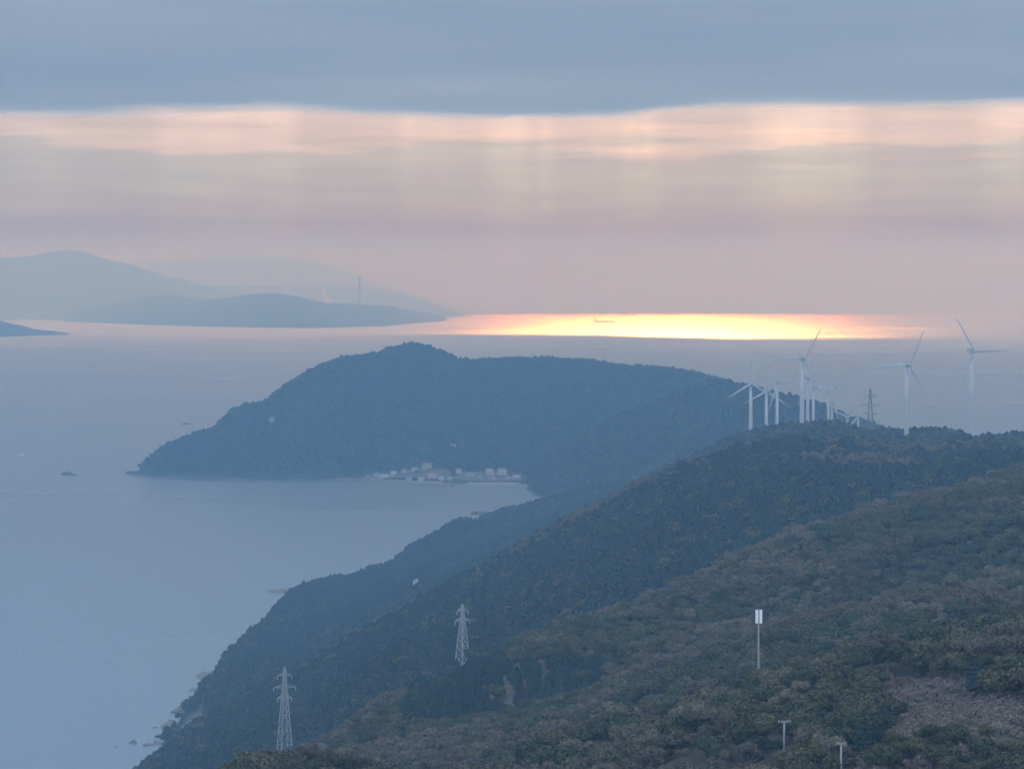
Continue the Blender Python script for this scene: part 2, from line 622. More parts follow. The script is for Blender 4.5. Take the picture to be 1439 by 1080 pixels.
class Land:
    """a stretch of land laid out as a fan of profiles from the viewpoint; guides = rows of (height, distance) per column"""

    def __init__(self, px0, px1, ncol, nrow, guides, noise, crest_guide, lower=0.0, gap=()):
        self.px = np.linspace(px0, px1, ncol)
        D = np.stack([np.broadcast_to(g[1](self.px), self.px.shape) for g in guides], 1).astype(float)
        for k in range(1, D.shape[1]):
            D[:, k] = np.maximum(D[:, k], D[:, k - 1] + 3)
        Z = []
        for k, g in enumerate(guides):
            if g[0] == 'py':
                z = CAMH - (g[2](self.px) - HY) / F * D[:, k] - (g[3](self.px) if len(g) > 3 else lower)
            else:
                z = np.broadcast_to(g[2](self.px), self.px.shape) + sea_z(D[:, k])
            Z.append(z)
        Z = np.stack(Z, 1)
        self.D = np.zeros((ncol, nrow))
        self.Z = np.zeros((ncol, nrow))
        t = np.linspace(0, 1, nrow)
        for i in range(ncol):
            d = D[i, 0] + (D[i, -1] - D[i, 0]) * t
            self.D[i] = d
            self.Z[i] = pchip(D[i], Z[i], d)
        X = (self.px[:, None] - CX) / F * self.D
        dc = D[:, crest_guide][:, None]
        k = np.clip(np.abs(self.D - dc) / (.12 * dc), .18, 1)
        self.Z += noise(X, self.D) * k
        self.X = X

    def z(self, px, d):
        i = np.clip((px - self.px[0]) / (self.px[1] - self.px[0]), 0, len(self.px) - 1.001)
        i0 = i.astype(int)
        f = i - i0
        res = 0
        for a, w in ((i0, 1 - f), (i0 + 1, f)):
            d0, d1 = self.D[a, 0], self.D[a, -1]
            j = np.clip((d - d0) / (d1 - d0) * (self.D.shape[1] - 1), 0, self.D.shape[1] - 1.001)
            j0 = j.astype(int)
            g = j - j0
            res = res + w * (self.Z[a, j0] * (1 - g) + self.Z[a, j0 + 1] * g)
        return res

    def zxy(self, x, y):
        return float(self.z(np.array([CX + x / y * F]), np.array([y]))[0])

    def hit(self, px, py, d0=None):
        """first point of this land along the ray of a photo pixel"""
        d = np.linspace(d0 or self.D[:, 0].min(), self.D[:, -1].max(), 4000)
        zt = self.z(np.full(d.shape, float(px)), d)
        zr = CAMH - (py - HY) / F * d
        k = np.argmax(zr <= zt)
        return float(d[k]) if (zr <= zt).any() else float(d[np.argmin(zr - zt)])

    def build(self, name, m):
        nx, ny = self.D.shape
        V = np.stack([self.X, self.D, self.Z], -1).reshape(-1, 3)
        idx = np.arange(nx * ny).reshape(nx, ny)
        q = np.stack([idx[:-1, :-1], idx[1:, :-1], idx[1:, 1:], idx[:-1, 1:]], -1).reshape(-1, 4)
        me = bpy.data.meshes.new(name)
        me.from_pydata(V.tolist(), [], q.tolist())
        me.polygons.foreach_set('use_smooth', [True] * len(me.polygons))
        o = link_mesh(name, me, m)
        tag(o, kind='structure')
        return o


def off(f, k):
    return lambda px: f(px) + k


def const(v):
    return lambda px: np.full(np.shape(px), float(v))


# near spur: crest runs from lower left up to the right edge
n_py = curve((0, 1240), (200, 1150), (300, 1125), (420, 1085), (480, 1030), (570, 966), (650, 945), (690, 925), (760, 890), (830, 868),
             (900, 845), (1000, 800), (1100, 760), (1200, 720), (1300, 688), (1439, 655), (1650, 640))
n_d = curve((0, 1900), (300, 1750), (570, 1600), (760, 1650), (1000, 1700), (1200, 1780), (1439, 1850), (1650, 1900))
n_d1 = curve((0, 1500), (300, 1420), (570, 1180), (800, 900), (1000, 740), (1200, 640), (1439, 610), (1650, 600))
n_mid_py = lambda px: n_py(px) + (1085 - n_py(px)) * np.interp(px, (300, 600, 900, 1439), (.55, .55, .5, .45))
n_mid_d = lambda px: n_d1(px) + (n_d(px) - n_d1(px)) * .42
NEAR = Land(-150, 1700, 300, 300, [
    ('z', const(60), const(262)), ('z', const(330), const(262)),
    ('py', n_d1, lambda px: np.maximum(1085, n_py(px) + 25)),
    ('py', n_mid_d, lambda px: np.maximum(n_mid_py(px), n_py(px) + 12)),
    ('py', n_d, n_py),
    ('py', off(n_d, 170), off(n_py, 62)), ('py', off(n_d, 420), off(n_py, 190))],
    lambda x, y: 6.0 * fbm(x, y, 120, 4) + 7.5 * ridged(x * .8 + .6 * y, y * .8 - .3 * x, 210, 3) - 3, 4, lower=6.5)

# far face of the same hill, up to the long diagonal skyline
f_py = curve((0, 1230), (100, 1148), (195, 1078), (240, 1045), (300, 1000), (350, 970), (420, 935), (480, 900), (540, 868), (600, 838),
             (640, 815), (700, 785), (760, 750), (830, 715), (880, 690), (940, 660), (990, 643), (1040, 630), (1110, 619),
             (1160, 619), (1220, 622), (1260, 632), (1320, 628), (1370, 622), (1410, 632), (1439, 634), (1650, 642))
f_d = curve((0, 2700), (195, 2720), (300, 2760), (640, 2650), (1110, 2450), (1439, 2500), (1650, 2500))
FACE = Land(-100, 1700, 300, 240, [
    ('py', off(n_d, 90), lambda px: n_py(px) + 75),
    ('py', lambda px: n_d(px) + (f_d(px) - n_d(px)) * .35, lambda px: np.maximum(f_py(px) + .62 * (n_py(px) - f_py(px)) + 14, f_py(px) + 10)),
    ('py', lambda px: n_d(px) + (f_d(px) - n_d(px)) * .7, lambda px: np.maximum(f_py(px) + .27 * (n_py(px) - f_py(px)) + 6, f_py(px) + 5)),
    ('py', f_d, f_py),
    ('py', off(f_d, 150), off(f_py, 45)), ('py', off(f_d, 420), off(f_py, 230))],
    lambda x, y: 3.5 * fbm(x, y, 150, 4) + 5.0 * ridged(x, y, 330, 3) - 2, 3, lower=5.5)

# coast below it, out to the ridge with the turbines
c_top = [(224, 1054), (232, 1040), (240, 1030), (246, 1022), (253, 1010), (258, 1001), (268, 992), (277, 986), (281, 972), (289, 962), (297, 957),
         (306, 946), (312, 932), (319, 923), (328, 914), (342, 902), (346, 895), (354, 890), (363, 884), (371, 874), (384, 862), (397, 849),
         (406, 840), (411, 833), (430, 826), (446, 822), (470, 816), (488, 815), (505, 813), (510, 807), (525, 800), (532, 799), (544, 795), (560, 786),
         (572, 777), (590, 765), (604, 757), (620, 746), (640, 736), (650, 733), (660, 727), (668, 726)]
r_top = [(700, 716), (740, 706), (800, 690), (860, 681), (900, 672), (950, 657), (990, 641), (1050, 612), (1100, 602),
         (1150, 592), (1180, 593), (1200, 600), (1230, 606), (1280, 602), (1310, 599), (1345, 602), (1368, 610), (1439, 604), (1650, 600)]
c_py = curve(*c_top, *r_top)
c_d0 = curve(*[(a, float(sea_d(b))) for a, b in c_top], (700, 5650), (740, 5600), (800, 5450), (900, 5050), (990, 4600), (1054, 4050),
             (1150, 3600), (1270, 3180), (1365, 3040), (1439, 3020), (1650, 3000))
is_coast = lambda px: np.clip((668 - px) / 20, 0, 1)
COAST = Land(225, 1700, 420, 240, [
    ('py', off(f_d, 110), lambda px: f_py(px) + 70),
    ('py', lambda px: f_d(px) + (c_d0(px) - f_d(px)) * .4, lambda px: c_py(px) + .62 * (f_py(px) - c_py(px)) + 8, lambda px: 6.5 - 1.5 * is_coast(px)),
    ('py', lambda px: f_d(px) + (c_d0(px) - f_d(px)) * .75, lambda px: c_py(px) + .27 * np.maximum(f_py(px) - c_py(px), 6), lambda px: 6.5 - 1.5 * is_coast(px)),
    ('py', lambda px: c_d0(px) - 55, lambda px: c_py(px) + .5, lambda px: 6.5 - 7.1 * is_coast(px)),
    ('py', lambda px: c_d0(px) - 14, lambda px: c_py(px) + .1, lambda px: 6.5 - 6.9 * is_coast(px)),
    ('py', lambda px: c_d0(px) + 40 + 260 * (1 - is_coast(px)), lambda px: c_py(px) + 12 + 60 * (1 - is_coast(px)), lambda px: 6.5 - 2.5 * is_coast(px)),
    ('z', lambda px: c_d0(px) + 80 + 900 * (1 - is_coast(px)), const(-25))],
    lambda x, y: 3.0 * fbm(x, y, 160, 4) + 9 * ridged(x, y, 420, 4) - 4, 4, lower=6.5)

# ridge behind the bay, running down to the right behind the turbines
b_py = curve((728, 694), (738, 684), (750, 666), (770, 648), (800, 622), (870, 585), (940, 556), (1000, 536), (1020, 537), (1060, 547), (1100, 556),
             (1150, 567), (1200, 589), (1250, 607), (1330, 640), (1500, 680))
b_d = curve((728, 6280), (738, 6400), (800, 6450), (1000, 6300), (1150, 5700), (1250, 5200), (1500, 4800))
BACK = Land(729, 1500, 260, 160, [
    ('z', lambda px: np.minimum(c_d0(px) + 300, b_d(px) - 200), const(-20)),
    ('py', lambda px: b_d(px) - np.interp(px, (729, 900), (60, 450)), lambda px: b_py(px) + np.interp(px, (729, 760, 900), (2, 20, 70))),
    ('py', b_d, b_py), ('py', off(b_d, 160), off(b_py, 14)), ('z', off(b_d, 500), const(-20))],
    lambda x, y: 4.0 * fbm(x, y, 200, 4) + 8 * ridged(x, y, 420, 3) - 4, 2, lower=4.0)

# wooded headland
h_py = curve((182, 667), (192, 660), (205, 648), (222, 633), (240, 622), (270, 612), (300, 603), (312, 592), (325, 580), (345, 571), (368, 568),
             (380, 559), (395, 548), (430, 524), (455, 512), (480, 503), (520, 500), (535, 497), (545, 491), (580, 486), (600, 489), (612, 494),
             (640, 505), (660, 508), (700, 505), (760, 503), (800, 506), (830, 508), (870, 515), (930, 516), (980, 525), (1010, 533),
             (1060, 548), (1120, 575))
h_base = curve((182, 668), (215, 671), (300, 674), (400, 676), (480, 674), (560, 676), (640, 679), (740, 679), (1120, 679))
h_bd = lambda px: sea_d(h_base(px))
h_d = lambda px: h_bd(px) + np.interp(px, (182, 240, 330, 480, 580, 760, 1120), (12, 220, 520, 950, 1250, 1500, 1500))
HEAD = Land(182, 1120, 420, 220, [
    ('z', lambda px: h_bd(px) - 40, const(-14)),
    ('z', h_bd, const(1.0)),
    ('py', lambda px: h_bd(px) + .08 * (h_d(px) - h_bd(px)), lambda px: h_base(px) + (h_py(px) - h_base(px)) * np.interp(px, (182, 300, 480, 520, 720, 800), (.3, .22, .2, .04, .04, .1))),
    ('py', lambda px: h_bd(px) + .45 * (h_d(px) - h_bd(px)), lambda px: h_base(px) + (h_py(px) - h_base(px)) * .56),
    ('py', h_d, h_py), ('py', off(h_d, 200), off(h_py, 12)), ('z', off(h_d, 900), const(-30))],
    lambda x, y: 3.0 * fbm(x, y, 180, 4) + 17 * ridged(x, y, 480, 4) - 9, 4, lower=5.0)


def far_land(name, py_pts, base_pts, depth, ncol, rough, dist=None, fine=1.0):
    p = curve(*py_pts)
    b = curve(*base_pts)
    bd = (lambda px: sea_d(b(px))) if dist is None else (lambda px: np.full(np.shape(px), float(dist)))
    x0, x1 = py_pts[0][0], py_pts[-1][0]
    dp = lambda px: bd(px) + depth * np.clip(np.minimum(px - x0, x1 - px) / 60, .05, 1)
    L = Land(x0, x1, ncol, 70, [
        ('z', lambda px: bd(px) - .05 * depth, const(-30)), ('z', bd, const(0)),
        ('py', lambda px: .5 * (bd(px) + dp(px)), lambda px: p(px) + .45 * np.maximum(b(px) - p(px), 0) * .8),
        ('py', dp, p), ('z', lambda px: dp(px) + depth, const(-60))],
        lambda x, y: rough * fbm(x, y, depth * .5, 5), 3)
    L.Z += fine * rough * .35 * fbm(L.X, L.D, depth * .11, 4)
    L.build(name, M_FAR)
    return L


NEAR.build('hill', M_SOIL)
FACE.build('hillside', M_SOIL)
COAST.build('coastal_hills', M_COAST)
BACK.build('ridge', M_COAST)
HEAD.build('headland', M_HEAD)
ISLE = far_land('island', [(88, 450), (100, 443), (120, 436), (170, 425), (210, 417), (245, 414), (275, 420), (310, 420), (350, 414), (385, 411),
                           (420, 416), (450, 424), (480, 427), (510, 427), (540, 429), (580, 436), (610, 441), (630, 449)],
                [(88, 451), (150, 454), (300, 459), (430, 461), (540, 458), (630, 450)], 2500, 240, 14)
far_land('far_mountains', [(-400, 390), (-200, 372), (0, 363), (40, 361), (65, 355), (100, 352), (120, 355), (140, 362), (180, 370), (200, 377), (240, 389),
                           (300, 404), (350, 415), (420, 440)], [(-400, 447), (420, 447)], 4000, 320, 26, dist=40000)
far_land('middle_mountains', [(150, 440), (190, 412), (215, 399), (245, 388), (265, 393), (290, 403), (350, 400), (420, 402), (470, 399), (520, 404), (570, 414),
                              (610, 428), (650, 442)], [(150, 444), (650, 444)], 4000, 320, 26, dist=45000)
far_land('farthest_mountains', [(100, 380), (200, 368), (260, 364), (330, 361), (400, 360), (440, 366), (470, 376), (510, 390), (550, 404), (600, 420),
                                (640, 432), (680, 441)], [(100, 442), (680, 442)], 3500, 320, 24, dist=60000)
far_land('low_cape', [(-160, 442), (0, 450), (20, 455), (50, 463), (80, 466), (98, 469)], [(-160, 474), (0, 473), (60, 471), (98, 470)], 1200, 120, 8)
sea()
cloud_bank()


# ------------------------------------------------------------------ trees
def icos(sub=1):
    bm = bmesh.new()
    bmesh.ops.create_icosphere(bm, subdivisions=sub, radius=1)
    v = np.array([p.co[:] for p in bm.verts])
    f = [tuple(q.index for q in p.verts) for p in bm.faces]
    bm.free()
    return v, f


ICO1 = icos(1)
ICO2 = icos(2)


def leaf_quads(b, P, Nn, size, rg, slim=1.0):
    """small leaf clumps at points P facing roughly along Nn"""
    n = len(P)
    r = rg.normal(size=(n, 3))
    Nn = Nn + .55 * r
    Nn /= np.linalg.norm(Nn, axis=1)[:, None]
    a = np.cross(Nn, rg.normal(size=(n, 3)))
    a /= np.linalg.norm(a, axis=1)[:, None]
    c = np.cross(Nn, a)
    s = size * (.6 + .8 * rg.random((n, 1)))
    a, c = a * s, c * s * slim
    V = np.stack([P - a - c * .6, P + a * .3 - c, P + a + c * .5, P - a * .4 + c], 1).reshape(-1, 3)
    k = len(b.v)
    b.v += [tuple(p) for p in V]
    b.f += [tuple(k + 4 * i + j for j in range(4)) for i in range(n)]


def crown_mesh(kind, seed, nl, size):
    """unit crown, about 1 wide in radius units of metres; foot of the tree at z = 0"""
    rg = np.random.default_rng(seed)
    b = MB()
    if kind == 'conifer':
        H, R = 7.0, 2.9
        t = rg.random(nl) ** .8
        ang = rg.random(nl) * 2 * PI
        lay = .75 + .25 * np.sin(t * 38 + rg.random() * 6)
        rad = R * (1 - t ** 2.4) ** .7 * lay * (.55 + .45 * rg.random(nl)) + .12
        P = np.stack([rad * np.cos(ang), rad * np.sin(ang), 1.0 + t * (H - 1)], 1)
        Nn = np.stack([np.cos(ang), np.sin(ang), .7 + 0 * ang], 1)
        leaf_quads(b, P, Nn, size, rg)
        b.lathe([(R * .75, 1.2), (R * .6, 3.0), (R * .35, 5.0), (.05, H - .8)], 7)
        return b
    if kind == 'bare':
        k, cr = 8, 3.1
        for _ in range(k):
            c = np.array([rg.normal() * 1.5, rg.normal() * 1.5, 3.6 + rg.random() * 2.2])
            r = 1.1 + rg.random() * .8
            n = nl // k
            d = rg.normal(size=(n, 3))
            d /= np.linalg.norm(d, axis=1)[:, None]
            d[:, 2] = np.abs(d[:, 2]) * 1.1 - .25
            P = c + d * r * (rg.random((n, 1)) ** .4) * np.array([1, 1, .85])
            leaf_quads(b, P, d, size, rg, slim=.3)
        return b
    k = 9 + seed % 4
    nn = nl // k
    for i in range(k):
        a = rg.random() * 2 * PI
        q = math.sqrt(rg.random()) * 2.3
        r = 1.15 + rg.random() * .85
        z = 4.6 - .16 * q * q - rg.random() * 1.1
        c = np.array([q * math.cos(a), q * math.sin(a), z])
        sq = np.array([1, 1, .72])
        v, f = ICO1
        w = c + v * r * .82 * sq * (.9 + .2 * rg.random((len(v), 1)))
        b.add(w.tolist(), f)
        d = rg.normal(size=(nn, 3))
        d /= np.linalg.norm(d, axis=1)[:, None]
        d[:, 2] = np.where(d[:, 2] < -.35, -d[:, 2], d[:, 2])
        leaf_quads(b, c + d * r * sq * (.72 + .52 * rg.random((nn, 1))), d, size, rg)
    return b


def trunk_mesh(kind, seed):
    rg = random.Random(seed)
    b = MB()
    if kind == 'conifer':
        b.bar((0, 0, -.8), (0, 0, 7.6), .2, .05, 6)
        return b
    b.bar((0, 0, -.8), (.1, 0, 2.2), .24, .17, 6)
    for i in range(6 if kind == 'bare' else 4):
        a = i * 2.2 + rg.random()
        e = (1.3 * math.cos(a) * (1 + rg.random()), 1.3 * math.sin(a) * (1 + rg.random()), 4.0 + rg.random() * 1.4)
        b.bar((.1, 0, 1.7 + .1 * i), e, .13, .04, 5)
        if kind == 'bare':
            for j in range(3):
                b.bar(e, (e[0] + rg.uniform(-1, 1), e[1] + rg.uniform(-1, 1), e[2] + rg.uniform(.4, 1.3)), .05, .02, 4)
    return b


KIND_MAT = {'evergreen': M_EVER, 'bare': M_BARE, 'conifer': M_CONI}
PROTO = {}      # kind -> list of (trunk mesh, crown mesh), full detail
for kind, nv, nl, sz in (('evergreen', 7, 2200, .235), ('bare', 5, 2200, .32), ('conifer', 3, 1600, .25)):
    PROTO[kind] = []
    for i in range(nv):
        c = crown_mesh(kind, 100 + i, nl, sz).mesh(kind + '_crown')
        c.materials.append(KIND_MAT[kind])
        tm = trunk_mesh(kind, i).mesh('trunk')
        tm.materials.append(M_TRUNK)
        PROTO[kind].append((tm, c))

M_SCRUB = foliage('dry_scrub', [(.11, .085, .068), (.14, .108, .085), (.17, .13, .10)], 25)
# simplified trees for the far slopes, kept in a collection of their own that the woodland draws from
LIB = bpy.data.collections.new('woodland_library')
LIB_INDEX = {}


def lib_add(key, me):
    o = bpy.data.objects.new('%03d_%s' % (len(LIB.objects), key), me)
    LIB.objects.link(o)
    LIB_INDEX.setdefault(key, []).append(len(LIB.objects) - 1)


for kind in ('evergreen', 'bare', 'conifer'):
    for tm, c in PROTO[kind]:
        lib_add(kind + '_near', c)
    for i in range(4):
        c = crown_mesh(kind, 300 + i, 260 if kind != 'bare' else 420, .62 if kind != 'bare' else .7).mesh(kind + '_far_crown')
        c.materials.append(KIND_MAT[kind])
        lib_add(kind + '_far', c)


_b = MB()
_rg = np.random.default_rng(77)
_d = _rg.normal(size=(260, 3))
_d /= np.linalg.norm(_d, axis=1)[:, None]
_d[:, 2] = np.abs(_d[:, 2])
leaf_quads(_b, _d * np.array([1.0, 1.0, .95]) * _rg.random((260, 1)) ** .4, _d, .2, _rg, slim=.5)
_m = _b.mesh('scrub')
_m.materials.append(M_SCRUB)
lib_add('scrub_near', _m)


def scatter(land, step, d0, d1, px0=-120, px1=1560, py_max=1200):
    """jittered grid of tree feet on a land, with their photo position"""
    x0, x1 = (px0 - CX) / F, (px1 - CX) / F
    ys = np.arange(d0, d1, step)
    P = []
    for y in ys:
        xs = np.arange(x0 * y, x1 * y, step)
        P.append(np.stack([xs, np.full(xs.shape, y)], 1))
    P = np.concatenate(P)
    P = P + RNG.uniform(-.5, .5, P.shape) * step
    px = CX + P[:, 0] / P[:, 1] * F
    i = np.clip(((px - land.px[0]) / (land.px[1] - land.px[0])).round().astype(int), 0, len(land.px) - 1)
    ok = (px >= land.px[0]) & (px <= land.px[-1]) & (P[:, 1] > land.D[i, 0]) & (P[:, 1] < land.D[i, -1])
    P, px = P[ok], px[ok]
    z = land.z(px, P[:, 1])
    ok = z - sea_z(P[:, 1]) > 1.5
    P, px, z = P[ok], px[ok], z[ok]
    py = HY + (CAMH - z) / P[:, 1] * F
    ok = py < py_max
    return P[ok, 0], P[ok, 1], z[ok], px[ok], py[ok]


def inside(px, py, poly):
    r = np.zeros(px.shape, bool)
    n = len(poly)
    for i in range(n):
        (xa, ya), (xb, yb) = poly[i], poly[(i + 1) % n]
        c = ((ya > py) != (yb > py)) & (px < (xb - xa) * (py - ya) / (yb - ya + 1e-9) + xa)
        r ^= c
    return r


def noise_pick(x, y, wl):
    return .5 + .5 * fbm(x, y, wl, 3) / 1.4


LANE = []           # (x, y, radius): only low scrub here
CLEAR = []          # (x, y, radius): kept free of trees


def forest(name, x, y, z, kinds, scale, lod):
    """woodland: one object, a crown on each foot"""
    keep = np.ones(x.shape, bool)
    for cx, cy, r in CLEAR:
        keep &= (x - cx) ** 2 + (y - cy) ** 2 > r * r
    x, y, z, kinds, scale = x[keep], y[keep], z[keep], kinds[keep], scale[keep]
    me = bpy.data.meshes.new(name)
    me.from_pydata(np.stack([x, y, z], 1).tolist(), [], [])
    idx = np.array([random.choice(LIB_INDEX[k + lod]) for k in kinds])
    for nm, typ, val in (('pick', 'INT', idx), ('size', 'FLOAT', scale), ('turn', 'FLOAT', RNG.random(len(x)) * 2 * PI)):
        a = me.attributes.new(nm, typ, 'POINT')
        a.data.foreach_set('value', val.astype(np.int32 if typ == 'INT' else np.float32))
    o = bpy.data.objects.new(name, me)
    COL.objects.link(o)
    tag(o, kind='stuff')
    g = bpy.data.node_groups.get('woodland_nodes')
    if g is None:
        g = bpy.data.node_groups.new('woodland_nodes', 'GeometryNodeTree')
        g.interface.new_socket('Geometry', in_out='INPUT', socket_type='NodeSocketGeometry')
        g.interface.new_socket('Geometry', in_out='OUTPUT', socket_type='NodeSocketGeometry')
        gi, go = g.nodes.new('NodeGroupInput'), g.nodes.new('NodeGroupOutput')
        ci = g.nodes.new('GeometryNodeCollectionInfo')
        ci.inputs['Collection'].default_value = LIB
        ci.inputs['Separate Children'].default_value = True
        ci.inputs['Reset Children'].default_value = True
        iop = g.nodes.new('GeometryNodeInstanceOnPoints')
        iop.inputs['Pick Instance'].default_value = True

        def attr(nm, typ):
            n = g.nodes.new('GeometryNodeInputNamedAttribute')
            n.data_type = typ
            n.inputs[0].default_value = nm
            return n.outputs[0]
        g.links.new(gi.outputs[0], iop.inputs['Points'])
        g.links.new(ci.outputs[0], iop.inputs['Instance'])
        g.links.new(attr('pick', 'INT'), iop.inputs['Instance Index'])
        g.links.new(attr('size', 'FLOAT'), iop.inputs['Scale'])
        cx = g.nodes.new('ShaderNodeCombineXYZ')
        g.links.new(attr('turn', 'FLOAT'), cx.inputs[2])
        g.links.new(cx.outputs[0], iop.inputs['Rotation'])
        g.links.new(iop.outputs[0], go.inputs[0])
    md = o.modifiers.new('woodland', 'NODES')
    md.node_group = g
    return o


# ------------------------------------------------------------------ wind turbines
def blade_mesh(R):
    b = MB()
    n, k = 14, 10
    for i in range(n):
        t = i / (n - 1)
        r = 1.0 + t * (R - 1.0)
        ch = np.interp(t, (0, .06, .2, 1), (1.2, 1.3, 2.1, .5))
        th = np.interp(t, (0, .06, .2, 1), (1.3, 1.1, .55, .1))
        tw = math.radians(np.interp(t, (0, .2, 1), (22, 14, 0)))
        for j in range(k):
            a = 2 * PI * j / k
            x, y = ch / 2 * math.cos(a) + (.2 * ch if t > .06 else 0), th / 2 * math.sin(a)
            b.v.append((x * math.cos(tw) - y * math.sin(tw), x * math.sin(tw) + y * math.cos(tw), r))
    for i in range(n - 1):
        for j in range(k):
            q = (j + 1) % k
            b.f.append((i * k + j, i * k + q, (i + 1) * k + q, (i + 1) * k + j))
    b.f.append(tuple(range(k - 1, -1, -1)))
    b.f.append(tuple((n - 1) * k + j for j in range(k)))
    return b.mesh('blade', True)


BLADE = blade_mesh(30.0)
BLADE.materials.append(M_WHITE)
_h = MB().lathe([(.02, -1.6), (.7, -1.4), (1.15, -.7), (1.3, 0), (1.3, 1.2)], 14)
_h.v = rot_pts(_h.v, Matrix.Rotation(math.radians(90), 4, 'X') @ Matrix.Scale(-1, 4, (0, 0, 1)) @ Matrix.Scale(-1, 4, (0, 0, 1)))
HUB = _h.mesh('hub', True)
HUB.materials.append(M_WHITE)
_n = MB().box((0, 4.2, .3), (3.0, 8.4, 3.2)).box((0, 6.6, 2.3), (.25, .8, 1.0))
NAC = _n.mesh('nacelle')
NAC.materials.append(M_WHITE)


def turbine(px, py, d, ang, yaw, label, land):
    x, y, z = at(px, py, d)
    gz = land.zxy(x, y)
    h = z - gz
    if not 36 < h < 80:
        h = min(max(h, 50), 66)
    root = empty('wind_turbine', (x, y, z - h), math.radians(yaw))
    tag(root, label, 'wind turbine', 'white wind turbines along the ridge')
    b = MB().lathe([(2.15, -2), (2.1, 0), (1.75, h * .5), (1.3, h - 1.5)], 20)
    b.build('tower', M_WHITE, root, True)
    n = link_mesh('nacelle', NAC, None, root)
    n.location = (0, -3.4, h)
    hb = link_mesh('hub', HUB, None, root)
    hb.location = (0, -4.4, h)
    for k in range(3):
        bl = link_mesh('blade', BLADE, None, root)
        bl.location = (0, -4.4, h)
        # blade points along local +Z; turn it about the rotor axis
        bl.rotation_euler = (0, math.radians(90 - (ang + 120 * k)), 0)
    CLEAR.append((x, y, 9))
    CLEAR.append((x * (1 - 14 / d), y - 14, 8))
    return root


TURB = [
    (1365, 493, 3000, 121, 22, 'tall white wind turbine nearest the right edge, one blade pointing straight right', COAST),
    (1274, 512, 3070, 184, 24, 'tall white wind turbine with a level blade pointing left, right of the ridge pylon', COAST),
    (1127, 503, 3320, 58, 20, 'large white wind turbine whose upper blade crosses the golden water, left of the knoll', COAST),
    (1092, 538, 4000, 124, 26, 'faint white wind turbine with raised V blades, third tower from the left', COAST),
    (1055, 539, 3930, 209, 12, 'white wind turbine with two drooping blades, leftmost of the row', COAST),
    (1077, 549, 4050, 325, 20, 'shorter white wind turbine, second tower from the left of the row', COAST),
    (1135, 531, 4300, 30, 20, 'small pale wind turbine just right of the large one, its tower thinner', BACK),
    (1143, 545, 4500, 100, 20, 'small pale wind turbine with one blade nearly upright, behind the dark knoll', BACK),
    (1164, 549, 4600, 38, 22, 'small pale wind turbine with two blades raised in a wide V above the knoll', BACK),
    (1169, 566, 5000, 170, 20, 'smallest pale wind turbine, hub just above the ridge right of the V-bladed one', BACK),
    (1190, 586, 5000, 37, 15, 'half hidden wind turbine with one white blade reaching up towards the ridge pylon', BACK),
    (1206, 584, 4700, 225, 15, 'low wind turbine showing a short white tower just left of the ridge pylon', BACK),
]
for a in TURB:
    turbine(*a)


# ------------------------------------------------------------------ pylons, mast, poles
def pylon(px, py_base, py_top, d, half_w, arms, label, land, rz=.35, pr=.17, M_STEEL=M_STEEL):
    if d is None:
        d = land.hit(px, py_base)
        half_w *= d / 2300
        arms = [(t, L * d / 2300, q) for t, L, q in arms]
    x, y, zt = at(px, py_top, d)
    z0 = land.zxy(x, y)
    H = zt - z0
    root = empty('power_pylon', (x, y, z0), rz)
    tag(root, label, 'pylon', 'steel lattice power pylons')
    w = lambda t: np.interp(t, (0, .70, .97, 1), (half_w, half_w * .36, half_w * .2, .1))
    pt = lambda t, i: (w(t) * (1, 1, -1, -1)[i % 4], w(t) * (1, -1, -1, 1)[i % 4], t * H)
    lv = [0, .17, .32, .45, .56, .65, .73, .80, .86, .91, .955, 1.0]
    for i in range(4):
        b = MB()
        b.bar((pt(0, i)[0], pt(0, i)[1], -1.5), pt(.7, i), pr * 1.25, pr)
        b.bar(pt(.7, i), pt(1, i), pr, pr * .7)
        b.build('leg', M_STEEL, root)
    b = MB()
    for k in range(len(lv) - 1):
        for i in range(4):
            b.bar(pt(lv[k], i), pt(lv[k + 1], i + 1), pr * .62)
            b.bar(pt(lv[k], i + 1), pt(lv[k + 1], i), pr * .62)
            b.bar(pt(lv[k + 1], i), pt(lv[k + 1], i + 1), pr * .62)
    b.build('lattice', M_STEEL, root)
    for t, L, sides in arms:
        for s in sides:
            b = MB()
            tip = (s * L, 0, t * H + .3)
            for q in (1, -1):
                b.bar((s * w(t), q * w(t), t * H), tip, pr * .8)
                b.bar((s * w(t), q * w(t), t * H + 1.7), tip, pr * .7)
                m = (s * (w(t) + L) / 2, q * w(t) * .5, t * H + .15)
                b.bar(m, (s * (w(t) + (L - w(t)) * .25), q * w(t) * .75, t * H + 1.3), pr * .5)
            a = b.build('cross_arm', M_STEEL, root)
            ib = MB().lathe([(.06, 0), (.2, -.3), (.2, -1.7), (.06, -2.0)], 8, (tip[0], tip[1], tip[2] - .1))
            ib.build('insulator', M_CONC, a)
    CLEAR.append((x, y, half_w + 4))
    for q in range(8, 90, 8):
        CLEAR.append((x * (1 - q / d), y - q, half_w + 1))
    return root


